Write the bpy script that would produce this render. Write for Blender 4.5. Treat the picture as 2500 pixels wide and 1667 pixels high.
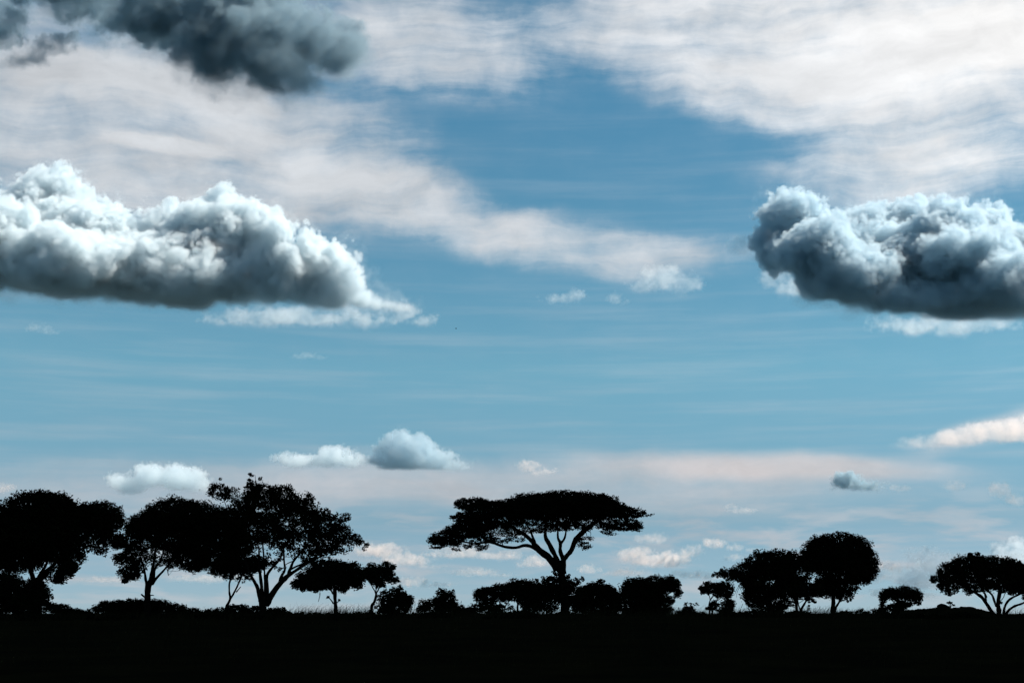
import bpy, math, random
import numpy as np
from mathutils import Vector, Matrix

for _o in list(bpy.data.objects):
    bpy.data.objects.remove(_o)
scene = bpy.context.scene
COL = scene.collection

# ------------------------------------------------------------------ camera
EYE = Vector((0.0, 0.0, 1.7))
LENS, SENSOR = 50.0, 36.0
FPX = 2500.0 * LENS / SENSOR            # focal length in photograph pixels
HORIZON = 1497.0                        # row of the true horizon
PITCH = math.atan((HORIZON - 833.5) / FPX)
cam_data = bpy.data.cameras.new('camera')
cam_data.lens = LENS
cam_data.sensor_width = SENSOR
cam_data.clip_start = 0.1
cam_data.clip_end = 200000.0
cam = bpy.data.objects.new('camera', cam_data)
cam.location = EYE
cam.rotation_euler = (math.radians(90) + PITCH, 0, 0)
COL.objects.link(cam)
scene.camera = cam

# ------------------------------------------------------------------ sun, sky, exposure
SUN_AZ, SUN_EL = math.radians(84), math.radians(48)     # high to the right, beyond the frame
sun_dir = Vector((math.sin(SUN_AZ) * math.cos(SUN_EL), math.cos(SUN_AZ) * math.cos(SUN_EL), math.sin(SUN_EL)))
sun_data = bpy.data.lights.new('sun', 'SUN')
sun_data.energy = 5.0
sun_data.angle = math.radians(0.53)
sun_data.color = (1.0, 0.87, 0.76)
sun = bpy.data.objects.new('sun', sun_data)
sun.rotation_euler = sun_dir.to_track_quat('Z', 'Y').to_euler()
sun.location = (0, 0, 60)
COL.objects.link(sun)

scene.view_settings.view_transform = 'Standard'
scene.view_settings.look = 'None'
scene.view_settings.exposure = 1.0
scene.view_settings.gamma = 1.0
scene.view_settings.use_curve_mapping = False
scene.render.engine = 'CYCLES'
cy = scene.cycles
cy.max_bounces = 12
cy.volume_bounces = 6
cy.use_denoising = True
cy.adaptive_threshold = 0.03
cy.volume_step_rate = 1.0
cy.volume_max_steps = 1024
scene.render.film_transparent = False

# ---- world: clear sky from the Sky Texture, with a high sheet of cirrus laid over it
world = bpy.data.worlds.new('World')
scene.world = world
world.use_nodes = True
wt = world.node_tree
wt.nodes.clear()


class NT:
    """small helper to write node graphs"""
    def __init__(self, tree):
        self.t = tree

    def n(self, kind, **kw):
        nd = self.t.nodes.new(kind)
        for k, v in kw.items():
            setattr(nd, k, v)
        return nd

    def put(self, sock, v):
        if v is None:
            return
        if isinstance(v, bpy.types.NodeSocket):
            self.t.links.new(v, sock)
        else:
            sock.default_value = v

    def m(self, op, a, b=None, c=None, clamp=False):
        nd = self.n('ShaderNodeMath', operation=op, use_clamp=clamp)
        self.put(nd.inputs[0], a)
        self.put(nd.inputs[1], b)
        self.put(nd.inputs[2], c)
        return nd.outputs[0]

    def v(self, op, a, b=None, out=0, scale=None):
        nd = self.n('ShaderNodeVectorMath', operation=op)
        self.put(nd.inputs[0], a)
        self.put(nd.inputs[1], b)
        if scale is not None:
            self.put(nd.inputs['Scale'], scale)
        return nd.outputs[out]

    def comb(self, x, y, z):
        nd = self.n('ShaderNodeCombineXYZ')
        for s, q in zip(nd.inputs, (x, y, z)):
            self.put(s, q)
        return nd.outputs[0]

    def sep(self, a):
        nd = self.n('ShaderNodeSeparateXYZ')
        self.put(nd.inputs[0], a)
        return nd.outputs

    def ramp01(self, x, lo, hi, smooth=True, a=0.0, b=1.0):
        nd = self.n('ShaderNodeMapRange', interpolation_type='SMOOTHSTEP' if smooth else 'LINEAR')
        for s, q in zip(nd.inputs[:5], (x, lo, hi, a, b)):
            self.put(s, q)
        return nd.outputs[0]

    def noise(self, vec, scale, detail=4.0, rough=0.5, dist=0.0, out='Fac', lac=2.0):
        nd = self.n('ShaderNodeTexNoise', noise_dimensions='3D')
        self.put(nd.inputs['Vector'], vec)
        self.put(nd.inputs['Scale'], scale)
        self.put(nd.inputs['Detail'], detail)
        self.put(nd.inputs['Roughness'], rough)
        self.put(nd.inputs['Lacunarity'], lac)
        self.put(nd.inputs['Distortion'], dist)
        return nd.outputs[0 if out == 'Fac' else 1]

    def mix(self, fac, a, b, blend='MIX'):
        nd = self.n('ShaderNodeMix', data_type='RGBA', blend_type=blend)
        self.put(nd.inputs[0], fac)
        self.put(nd.inputs[6], a)
        self.put(nd.inputs[7], b)
        return nd.outputs[2]


def azel(sx, sy):
    """azimuth and elevation (degrees) of a point of the sky seen at photograph pixel sx, sy"""
    a, b = (sx - 1250.0) / FPX, (833.5 - sy) / FPX
    x, y, z = a, math.cos(PITCH) - b * math.sin(PITCH), math.sin(PITCH) + b * math.cos(PITCH)
    return math.degrees(math.atan2(x, y)), math.degrees(math.atan2(z, math.hypot(x, y)))


PXDEG = math.degrees(1.0 / FPX)

W = NT(wt)
world.cycles.sampling_method = 'MANUAL'
world.cycles.sample_map_resolution = 512
out = W.n('ShaderNodeOutputWorld')
bg = W.n('ShaderNodeBackground')
bg.inputs['Strength'].default_value = 0.0585
wt.links.new(bg.outputs[0], out.inputs[0])
sky = W.n('ShaderNodeTexSky', sky_type='NISHITA')
sky.sun_disc = False
sky.sun_elevation = SUN_EL
sky.sun_rotation = SUN_AZ
sky.altitude = 3000.0
sky.air_density = 0.7
sky.dust_density = 0.0
sky.ozone_density = 3.0
tc = W.n('ShaderNodeTexCoord')
D = tc.outputs['Generated']
dx, dy, dz = W.sep(D)
az = W.m('MULTIPLY', W.m('ARCTAN2', dx, dy), 180 / math.pi)
el = W.m('MULTIPLY', W.m('ARCSINE', dz), 180 / math.pi)
P = W.comb(az, el, 0.0)                                   # degrees on the dome
zc = W.m('ADD', W.m('MAXIMUM', dz, 0.0), 0.06)
sheet = W.comb(W.m('DIVIDE', dx, zc), W.m('DIVIDE', dy, zc), 0.0)   # position on a level sheet of high cloud

# large scale distortion of the cirrus masses, then fine fibres drawn out along the wind
wv = W.noise(P, 0.12, 3.0, 0.55, out='Color')
wv = W.v('SUBTRACT', wv, (0.5, 0.5, 0.5))
Pw = W.v('ADD', P, W.v('MULTIPLY', wv, (5.5, 2.2, 0.0)))
wv2 = W.noise(P, 0.55, 4.0, 0.6, out='Color')
wv2 = W.v('SUBTRACT', wv2, (0.5, 0.5, 0.5))
Pw = W.v('ADD', Pw, W.v('MULTIPLY', wv2, (1.3, 0.55, 0.0)))


def blob(cx, cy, rx, ry, rot=0.0, soft=0.0, amp=1.0, vec=None):
    """soft elliptical mass of high cloud; photograph pixels -> degrees; soft = inner radius of full cover"""
    a, e = azel(cx, cy)
    mp = W.n('ShaderNodeMapping', vector_type='TEXTURE')
    W.put(mp.inputs['Vector'], vec if vec is not None else Pw)
    mp.inputs['Location'].default_value = (a, e, 0)
    mp.inputs['Rotation'].default_value = (0, 0, math.radians(-rot))
    mp.inputs['Scale'].default_value = (rx * PXDEG, ry * PXDEG, 1)
    ln = W.v('LENGTH', mp.outputs[0], out=1)
    return W.ramp01(ln, soft, 1.0, True, amp, 0.0)


Pl = W.v('ADD', P, W.v('MULTIPLY', wv, (5.0, 0.9, 0.0)))        # the low veils lie level


def total(items):
    s = items[0]
    for q in items[1:]:
        s = W.m('ADD', s, q)
    return s

veil = [
    blob(330, 330, 880, 250, 6, .4, .88),
    blob(280, 110, 560, 170, 4, .3, .62),
    blob(700, 210, 430, 230, 10, .1, .45),
    blob(1000, 500, 430, 115, 14, .15, .80),
    blob(1400, 600, 430, 95, 10, .15, .85),
    blob(1680, 610, 210, 60, 4, .1, .45),
    blob(1050, 95, 450, 190, 15, .25, .85),
    blob(2000, 50, 920, 230, 3, .45, .95),
    blob(2320, 200, 620, 200, 2, .35, .75),
    blob(1760, 250, 340, 70, 12, .1, .55),
    blob(2220, 415, 480, 120, 2, .2, .85),
    blob(520, 520, 560, 100, 6, .1, .35),
    blob(1400, 1180, 1150, 100, 1, .25, .58, Pl),
    blob(1900, 1138, 600, 50, 3, .2, .8, Pl),
    blob(2400, 1050, 330, 42, -14, .15, .55, Pl),
    blob(400, 1190, 950, 110, 0, .1, .50, Pl),
]
fib_v = W.n('ShaderNodeMapping')
W.put(fib_v.inputs['Vector'], Pw)
fib_v.inputs['Rotation'].default_value = (0, 0, math.radians(9))
fib_v.inputs['Scale'].default_value = (0.16, 1.0, 1.0)
fib = W.noise(fib_v.outputs[0], 1.15, 8.0, 0.59, 0.2)
puff = W.noise(P, 0.5, 8.0, 0.57, 0.2)
# beyond the part of the sky in view the same kind of broken cirrus goes on
away = W.m('MAXIMUM', W.ramp01(W.m('ABSOLUTE', az), 21, 30), W.ramp01(el, 26, 34))
gen = W.ramp01(W.noise(sheet, 0.5, 4.0, 0.55), 0.45, 0.72, True, 0.0, 0.70)
cover = W.m('ADD', total(veil), W.m('MULTIPLY', away, gen))
rough = W.m('ADD', W.m('MULTIPLY', W.m('SUBTRACT', fib, 0.5), 1.25), W.m('MULTIPLY', W.m('SUBTRACT', puff, 0.5), 1.0))
rough = W.m('MULTIPLY', rough, W.m('MULTIPLY', W.ramp01(cover, 0.0, 0.35, True, 0.25, 1.0), W.ramp01(el, 4, 12, True, 0.35, 1.0)))
opac = W.ramp01(W.m('ADD', cover, rough), -0.10, 1.34, True, 0.0, 0.95)
lens = blob(400, 352, 215, 30, 5, .1, .6, vec=W.v('ADD', P, W.v('MULTIPLY', wv2, (0.5, 0.2, 0.0))))
opac = W.m('MINIMUM', W.m('ADD', opac, lens), 0.96)
opac = W.m('MAXIMUM', opac, 0.0)
# streaks of thinnest veil everywhere low in the sky
streak_v = W.v('MULTIPLY', P, (0.10, 1.6, 1.0))
streak = W.noise(streak_v, 0.9, 6.0, 0.55)
thin = W.m('MULTIPLY', W.ramp01(streak, 0.42, 0.78), W.ramp01(el, 20, 3, False, 0.06, 0.22))
opac = W.m('SUBTRACT', 1.0, W.m('MULTIPLY', W.m('SUBTRACT', 1.0, opac), W.m('SUBTRACT', 1.0, thin)))
# ranks of very distant cloudlets just above the horizon
far_v = W.v('MULTIPLY', Pl, (0.32, 1.5, 1.0))
far = W.ramp01(W.noise(far_v, 1.0, 5.0, 0.55), 0.44, 0.68)
far = W.m('MULTIPLY', far, W.m('MULTIPLY', W.ramp01(el, 0.0, 1.2, True, 0.2, 0.42), W.ramp01(el, 6.0, 2.6)))
opac = W.m('SUBTRACT', 1.0, W.m('MULTIPLY', W.m('SUBTRACT', 1.0, opac), W.m('SUBTRACT', 1.0, far)))
# scattering in thin ice cloud grows towards the sun
cosg = W.v('DOT_PRODUCT', D, tuple(sun_dir), out=1)
glow = W.m('POWER', W.m('MAXIMUM', W.ramp01(cosg, 0.22, 0.68, False), 0.0), 1.3)
lum = W.m('ADD', 6.0, W.m('MULTIPLY', glow, 4.2))
lum = W.m('MULTIPLY', lum, W.ramp01(W.noise(W.v('MULTIPLY', Pw, (0.5, 1.3, 1.0)), 0.35, 7.0, 0.6), 0.25, 0.75, False, 0.78, 1.18))
lum = W.m('MULTIPLY', lum, W.m('ADD', 1.0, W.m('MULTIPLY', lens, 0.35)))
lowc = W.ramp01(el, 2, 12)
ccol = W.mix(lowc, (1.01, 0.915, 0.91, 1), (0.95, 0.985, 1.03, 1))
ccol = W.mix(W.ramp01(cosg, 0.32, 0.6), ccol, (1.0, 0.985, 0.97, 1))
ccol = W.v('SCALE', ccol, scale=W.m('MULTIPLY', lum, W.ramp01(el, 2, 14, True, 0.92, 1.0)))
grade = W.n('ShaderNodeValToRGB')              # the photograph's cool, flat rendering of the blue, by height in the sky
W.put(grade.inputs[0], W.m('DIVIDE', el, 40.0, clamp=True))
cr = grade.color_ramp
for k, (pos, c) in enumerate(((0.0, (.50, .57, .64)), (.0925, (.74, .80, .66)), (.2425, (1.05, 1.44, 1.03)), (.515, (.92, 1.62, 1.30)))):
    e = cr.elements[k] if k < 2 else cr.elements.new(pos)
    e.position = pos
    e.color = (*(v * .6 for v in c), 1)
blue = W.v('SCALE', W.mix(1.0, sky.outputs[0], grade.outputs[0], 'MULTIPLY'), scale=1 / .6)
W.put(bg.inputs['Color'], W.mix(opac, blue, ccol))


def at(sx, sy, Y):
    """the point at depth Y (metres along +Y from the eye) seen at photograph pixel sx, sy"""
    a, b = (sx - 1250.0) / FPX, (833.5 - sy) / FPX
    x, y, z = a, math.cos(PITCH) - b * math.sin(PITCH), math.sin(PITCH) + b * math.cos(PITCH)
    k = Y / y
    return Vector((EYE.x + x * k, EYE.y + Y, EYE.z + z * k))


def tag(o, label=None, cat=None, group=None, kind=None):
    for k, v in (('label', label), ('category', cat), ('group', group), ('kind', kind)):
        if v:
            o[k] = v
    return o


# ------------------------------------------------------------------ clouds: real volumes of scattering droplets
def cloud_material(name, dens, aniso, color):
    mt = bpy.data.materials.new(name)
    mt.use_nodes = True
    N = NT(mt.node_tree)
    mt.node_tree.nodes.clear()
    o = N.n('ShaderNodeOutputMaterial')
    pv = N.n('ShaderNodeVolumePrincipled')
    pv.inputs['Color'].default_value = (*color, 1)
    pv.inputs['Density'].default_value = dens
    pv.inputs['Anisotropy'].default_value = aniso
    mt.node_tree.links.new(pv.outputs[0], o.inputs['Volume'])
    mt.cycles.volume_sampling = 'MULTIPLE_IMPORTANCE'
    return mt


def cloud(name, label, parts, Y, base=None, res=3.2, lump=90.0, amp=0.8, warp=0.5, dens=0.06, aniso=0.35,
          color=(.84, .94, .985), depth=0.9, seed=0, smooth=0.15, band=0.10, wisp=0.0, group=None, base_soft=0.15, world_parts=None, vox=None, halo=0.0):
    """a cumulus: parts = (cx, cy, rx, ry) in photograph pixels at depth Y; base = row of the flat bottom; res = voxel size in pixels"""
    rng = random.Random(seed)
    ells = []
    if world_parts is None:
        cx = sum(p[0] for p in parts) / len(parts)
        cyb = max(p[1] + p[3] for p in parts)
        o0 = at(cx, cyb, Y)
        mpp = Y / math.cos(PITCH) / FPX              # metres per photograph pixel there
        lump = lump * mpp
        res = res * mpp
        for p in parts:
            rx, rz = p[2] * mpp, p[3] * mpp
            ry = depth * math.sqrt(rx * rz) * 0.95
            dy = p[4] * mpp if len(p) > 4 else rng.uniform(-.3, .3) * ry
            c = at(p[0], p[1], Y + dy) - o0
            ells.append((c, Vector((rx, ry, rz))))
    else:
        o0, res = world_parts[0][0].copy(), vox
        ells = [(c - o0, Vector(r)) for c, r in world_parts]
    lo = Vector([min(c[k] - r[k] for c, r in ells) for k in range(3)])
    hi = Vector([max(c[k] + r[k] for c, r in ells) for k in range(3)])
    pad = lump * 0.55 + res * 3
    lo -= Vector((pad,) * 3)
    hi += Vector((pad,) * 3)
    base_z = None
    if base is not None:
        base_z = at(cx, base, Y).z - o0.z
        lo.z = max(lo.z, base_z - lump * base_soft * 2 - res * 2)
    tree = bpy.data.node_groups.new(name, 'GeometryNodeTree')
    tree.interface.new_socket('Geometry', in_out='INPUT', socket_type='NodeSocketGeometry')
    tree.interface.new_socket('Geometry', in_out='OUTPUT', socket_type='NodeSocketGeometry')
    G = NT(tree)
    gout = G.n('NodeGroupOutput')
    pos = G.n('GeometryNodeInputPosition').outputs[0]
    off = Vector((rng.uniform(-50, 50), rng.uniform(-50, 50), rng.uniform(-50, 50)))
    q = G.v('ADD', G.v('SCALE', pos, scale=1.0 / lump), tuple(off))     # position in lumps
    w = G.v('SUBTRACT', G.noise(q, 0.6, 3.0, 0.5, out='Color'), (0.5, 0.5, 0.5))
    pw = G.v('ADD', pos, G.v('SCALE', w, scale=warp * 2 * lump))
    d = None
    for c, r in ells:
        k = G.v('LENGTH', G.v('DIVIDE', G.v('SUBTRACT', pw, tuple(c)), tuple(r)), out=1)
        k = G.m('MULTIPLY', G.m('SUBTRACT', k, 1.0), min(r) / lump)
        d = k if d is None else G.m('SMOOTH_MIN', d, k, smooth)
    # cauliflower heads at three sizes, strongest on the tops, smoother low down
    zl, zh = min(c.z - r.z for c, r in ells), max(c.z + r.z for c, r in ells)
    grow = G.ramp01(G.sep(pos)[2], zl + (zh - zl) * .08, zl + (zh - zl) * .55, True, 0.35, 1.0)
    heads = None
    qw = G.v('ADD', q, G.v('SCALE', w, scale=0.5))
    for sc, am in ((0.8, amp * .42), (1.9, amp * .32), (4.6, amp * .26)):
        vo = G.n('ShaderNodeTexVoronoi', feature='F1')
        G.put(vo.inputs['Vector'], qw)
        vo.inputs['Scale'].default_value = sc * 1.3
        f = G.m('MULTIPLY', vo.outputs['Distance'], vo.outputs['Distance'])
        f = G.m('MULTIPLY', G.m('SUBTRACT', f, 0.35), am * 1.7)
        heads = f if heads is None else G.m('ADD', heads, f)
    d = G.m('ADD', d, G.m('MULTIPLY', heads, grow))
    fb = G.noise(q, 2.2, 7.0, 0.68)
    d = G.m('ADD', d, G.m('MULTIPLY', G.m('SUBTRACT', fb, 0.5), 0.34 + wisp * 2.0))
    dn = G.ramp01(G.m('MULTIPLY', d, grow), 0.0, -band - wisp * 0.8)
    if halo:                                     # torn, half transparent fringe round the solid body
        fr = G.m('ADD', d, G.m('MULTIPLY', G.m('SUBTRACT', G.noise(qw, 1.5, 7.0, 0.62), 0.5), 1.7))
        dn = G.m('MAXIMUM', dn, G.ramp01(fr, 0.20, -0.30, True, 0.0, halo))
    if wisp:
        dn = G.m('MULTIPLY', dn, G.ramp01(G.noise(q, 1.3, 5.0, 0.6), 0.35, 0.75, True, 0.1, 1.0))
    if base_z is not None:
        z = G.sep(pos)[2]
        zz = G.m('ADD', z, G.m('MULTIPLY', G.m('SUBTRACT', G.noise(q, 0.9, 4.0, 0.55), 0.5), lump * base_soft * 2.2))
        dn = G.m('MULTIPLY', dn, G.ramp01(zz, base_z - lump * base_soft, base_z + lump * base_soft))
    vc = G.n('GeometryNodeVolumeCube')
    G.put(vc.inputs['Density'], dn)
    vc.inputs['Min'].default_value = lo
    vc.inputs['Max'].default_value = hi
    for nm, k in (('Resolution X', 0), ('Resolution Y', 1), ('Resolution Z', 2)):
        vc.inputs[nm].default_value = max(8, int((hi[k] - lo[k]) / res))
    sm = G.n('GeometryNodeSetMaterial')
    tree.links.new(vc.outputs[0], sm.inputs[0])
    mat = cloud_material(name + '_droplets', dens, aniso, color)
    sm.inputs['Material'].default_value = mat
    tree.links.new(sm.outputs[0], gout.inputs[0])
    vol = bpy.data.volumes.new(name)
    vol.materials.append(mat)
    ob = bpy.data.objects.new(name, vol)
    COL.objects.link(ob)
    ob.location = o0
    md = ob.modifiers.new('droplets', 'NODES')
    md.node_group = tree
    VOX.append(int(np.prod([(hi[k] - lo[k]) / res for k in range(3)])))
    return tag(ob, label, 'cloud', group)


VOX = []
S = 2500 / 2352.0
def dsp(*rows):
    return [tuple(v * S for v in r) for r in rows]

# ------------------------------------------------------------------ ground
def ground_h(x, y):
    """gentle rise in front of the trees, level plain beyond"""
    x, y = np.asarray(x, float), np.asarray(y, float)
    t = np.clip((y - 15.0) / 80.0, 0, 1)
    t = t * t * (3 - 2 * t)
    return 1.36 * t + t * (0.10 * np.sin(x * .071 + 1.0) + 0.05 * np.sin(x * .19 + y * .07) + 0.04 * np.sin(y * .13 + x * .03)) * np.clip(1.4 - y / 600, 0, 1)


def surface_mat(name, c1, c2, scale, bump=0.0):
    mt = bpy.data.materials.new(name)
    mt.use_nodes = True
    N = NT(mt.node_tree)
    bs = mt.node_tree.nodes['Principled BSDF']
    bs.inputs['Roughness'].default_value = 1.0
    bs.inputs['Specular IOR Level'].default_value = 0.0
    tcn = N.n('ShaderNodeTexCoord')
    f = N.noise(tcn.outputs['Object'], scale, 5.0, 0.6)
    N.put(bs.inputs['Base Color'], N.mix(N.ramp01(f, .35, .65), (*c1, 1), (*c2, 1)))
    if bump:
        b = N.n('ShaderNodeBump')
        b.inputs['Strength'].default_value = bump
        N.put(b.inputs['Height'], N.noise(tcn.outputs['Object'], scale * 6, 4.0, .6))
        mt.node_tree.links.new(b.outputs[0], bs.inputs['Normal'])
    return mt


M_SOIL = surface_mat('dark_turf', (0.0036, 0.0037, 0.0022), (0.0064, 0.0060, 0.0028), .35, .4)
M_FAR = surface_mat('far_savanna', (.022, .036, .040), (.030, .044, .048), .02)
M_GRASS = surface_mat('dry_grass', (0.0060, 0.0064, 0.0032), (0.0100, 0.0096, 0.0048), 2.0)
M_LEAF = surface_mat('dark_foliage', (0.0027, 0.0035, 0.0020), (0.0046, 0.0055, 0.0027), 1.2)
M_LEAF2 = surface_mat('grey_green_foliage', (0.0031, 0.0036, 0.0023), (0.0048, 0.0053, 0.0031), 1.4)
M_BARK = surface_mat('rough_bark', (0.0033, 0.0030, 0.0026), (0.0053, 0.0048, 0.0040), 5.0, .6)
M_ROCK = surface_mat('weathered_rock', (0.0042, 0.0040, 0.0036), (.0065, 0.0061, 0.0055), 2.5, .6)


def mesh_obj(name, verts, faces, mat, parent=None, smooth=False):
    """faces: (n, k) integer array; verts in the parent's frame"""
    verts = np.asarray(verts, dtype=np.float32).reshape(-1, 3)
    me = bpy.data.meshes.new(name)
    me.vertices.add(len(verts))
    me.vertices.foreach_set('co', verts.ravel())
    loops, starts = [], []
    total_l = 0
    for fa in (faces if isinstance(faces, list) else [faces]):
        fa = np.asarray(fa, dtype=np.int32)
        if fa.size == 0:
            continue
        loops.append(fa.ravel())
        starts.append(total_l + np.arange(len(fa), dtype=np.int32) * fa.shape[1])
        total_l += fa.size
    loops, starts = np.concatenate(loops), np.concatenate(starts)
    me.loops.add(len(loops))
    me.loops.foreach_set('vertex_index', loops)
    me.polygons.add(len(starts))
    me.polygons.foreach_set('loop_start', starts)
    if smooth:
        me.polygons.foreach_set('use_smooth', np.ones(len(starts), dtype=bool))
    me.update(calc_edges=True)
    me.materials.append(mat)
    ob = bpy.data.objects.new(name, me)
    COL.objects.link(ob)
    if parent is not None:
        ob.parent = parent
    return ob


def build_ground():
    def axis(fine, far, step):
        a = list(np.arange(-fine, fine + .1, step))
        v, s = fine, step
        while v < far:
            s *= 1.5
            v += s
            a.append(min(v, far))
            a.insert(0, -min(v, far))
        return np.array(sorted(set(a)))
    xs = axis(120, 60000, 2.5)
    ya = list(np.arange(-40, 260.1, 2.5))
    v, s = 260.0, 2.5
    while v < 60000:
        s *= 1.5
        v += s
        ya.append(min(v, 60000))
    ya = [-60000, -8000, -1000, -200] + ya
    ys = np.array(ya)
    X, Yg = np.meshgrid(xs, ys)
    Z = ground_h(X, Yg)
    V = np.stack([X, Yg, Z], -1).reshape(-1, 3)
    nx, ny = len(xs), len(ys)
    i = (np.arange(ny - 1)[:, None] * nx + np.arange(nx - 1)[None, :]).ravel()
    F = np.stack([i, i + 1, i + nx + 1, i + nx], -1)
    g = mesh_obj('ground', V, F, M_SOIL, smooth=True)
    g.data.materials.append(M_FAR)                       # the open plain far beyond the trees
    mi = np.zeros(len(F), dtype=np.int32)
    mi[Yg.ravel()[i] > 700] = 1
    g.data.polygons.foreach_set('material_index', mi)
    g['kind'] = 'structure'
    g['label'] = 'dark grassy plain in silhouette under the trees'


build_ground()


# ------------------------------------------------------------------ shared builders for plants
def crop(x0, y0, k):
    return lambda x, y: (x0 + x * k, y0 + y * k)


C3, C4, C5, C6, C7, C8 = (crop(0, 1130, .2551), crop(450, 1130, .2551), crop(880, 1330, .1573),
                          crop(1030, 1170, .2551), crop(1600, 1250, .1913), crop(2020, 1250, .2041))
CK = {C3: .2551, C4: .2551, C5: .1573, C6: .2551, C7: .1913, C8: .2041}


def root_at(name, x, Y, label, cat, group=None):
    """Empty standing on the ground at depth Y below photograph column x"""
    p = at(x, 1500, Y)
    e = bpy.data.objects.new(name, None)
    e.location = (p.x, p.y, float(ground_h(p.x, p.y)) - .02)
    e.empty_display_size = .5
    COL.objects.link(e)
    return tag(e, label, cat, group)


def tube(path, rng, sides=7, rough=.06):
    """tapered limb along (point, radius) pairs, smoothed"""
    P = np.array([p[0] for p in path], float)
    R = np.array([p[1] for p in path], float)
    n = len(P)
    pts, rad = [], []
    for i in range(n - 1):
        p0, p1, p2, p3 = P[max(i - 1, 0)], P[i], P[i + 1], P[min(i + 2, n - 1)]
        m = 3 if n > 2 else 2
        for t in np.linspace(0, 1, m, endpoint=False):
            pts.append(.5 * ((2 * p1) + (-p0 + p2) * t + (2 * p0 - 5 * p1 + 4 * p2 - p3) * t ** 2 + (-p0 + 3 * p1 - 3 * p2 + p3) * t ** 3))
            rad.append(R[i] * (1 - t) + R[i + 1] * t)
    pts.append(P[-1])
    rad.append(R[-1])
    pts, rad = np.array(pts), np.array(rad)
    rad = rad * (1 + rough * rng.standard_normal(len(rad)))
    tan = np.gradient(pts, axis=0)
    tan /= np.linalg.norm(tan, axis=1, keepdims=True) + 1e-9
    ref = np.array([0.0, 1.0, 0.0])
    u = np.cross(tan, ref)
    bad = np.linalg.norm(u, axis=1) < .1
    u[bad] = np.cross(tan[bad], np.array([1.0, 0, 0]))
    u /= np.linalg.norm(u, axis=1, keepdims=True)
    w = np.cross(tan, u)
    ang = np.linspace(0, 2 * np.pi, sides, endpoint=False)
    wob = 1 + rough * 1.2 * rng.standard_normal((len(pts), sides))
    V = pts[:, None, :] + rad[:, None, None] * wob[:, :, None] * (np.cos(ang)[None, :, None] * u[:, None, :] + np.sin(ang)[None, :, None] * w[:, None, :])
    V = V.reshape(-1, 3)
    m = len(pts)
    i = np.arange(m - 1)[:, None] * sides
    j = np.arange(sides)[None, :]
    k = (np.arange(sides) + 1) % sides
    F = np.stack([(i + j), (i + k[None, :]), (i + sides + k[None, :]), (i + sides + j)], -1).reshape(-1, 4)
    tip = len(V)
    V = np.vstack([V, pts[-1] + tan[-1] * rad[-1] * .8])
    T = np.stack([(m - 1) * sides + np.arange(sides), (m - 1) * sides + k, np.full(sides, tip)], -1)
    return V, F, T


def join(tubes):
    V, F, T, o = [], [], [], 0
    for v, f, t in tubes:
        V.append(v)
        F.append(f + o)
        T.append(t + o)
        o += len(v)
    return np.vstack(V), [np.vstack(F), np.vstack(T)]


def leaf_mesh(ells, rng, leaf, clump, per, od, flat=.8, droop=0.0):
    """leaf quads in clumps spread through ellipsoidal masses; ells = (centre, radii, density)"""
    Vs = []
    for c, r, dens in ells:
        A = math.pi * r[0] * r[2]
        if dens >= .75:
            dens *= 1.3
        n = int(od * dens * A / (.14 * leaf * leaf))
        nc = max(1, n // per)
        u = rng.standard_normal((nc, 3))
        u /= np.linalg.norm(u, axis=1, keepdims=True)
        s = rng.random(nc)
        rad = np.where(s < .55, .68 + .26 * rng.random(nc), .85 * rng.random(nc) ** (1 / 3))
        rad *= 1 + .035 * rng.standard_normal(nc)
        cc = np.array(c) + u * rad[:, None] * np.array(r)
        cs = clump * rng.uniform(.55, 1.35, nc)
        cs = np.minimum(cs, .5 * min(r[0], r[2]) + .05)
        off = rng.standard_normal((nc, per, 3))
        off /= np.linalg.norm(off, axis=2, keepdims=True)
        off *= (rng.random((nc, per, 1)) ** .45)
        off[..., 2] *= flat
        P = (cc[:, None, :] + off * cs[:, None, None]).reshape(-1, 3)
        if droop:
            P[:, 2] -= droop * rng.random(len(P)) ** 3
        m = len(P)
        a = rng.standard_normal((m, 3))
        a[:, 2] *= .7
        a /= np.linalg.norm(a, axis=1, keepdims=True)
        b = np.cross(a, rng.standard_normal((m, 3)))
        b /= np.linalg.norm(b, axis=1, keepdims=True)
        L = leaf * rng.uniform(.6, 1.3, m)[:, None]
        Vs.append(np.stack([P - a * L * .5, P + b * L * .25, P + a * L * .5, P - b * L * .25], 1).reshape(-1, 3))
    V = np.vstack(Vs)
    F = np.arange(len(V), dtype=np.int32).reshape(-1, 4)
    return V, F


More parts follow.
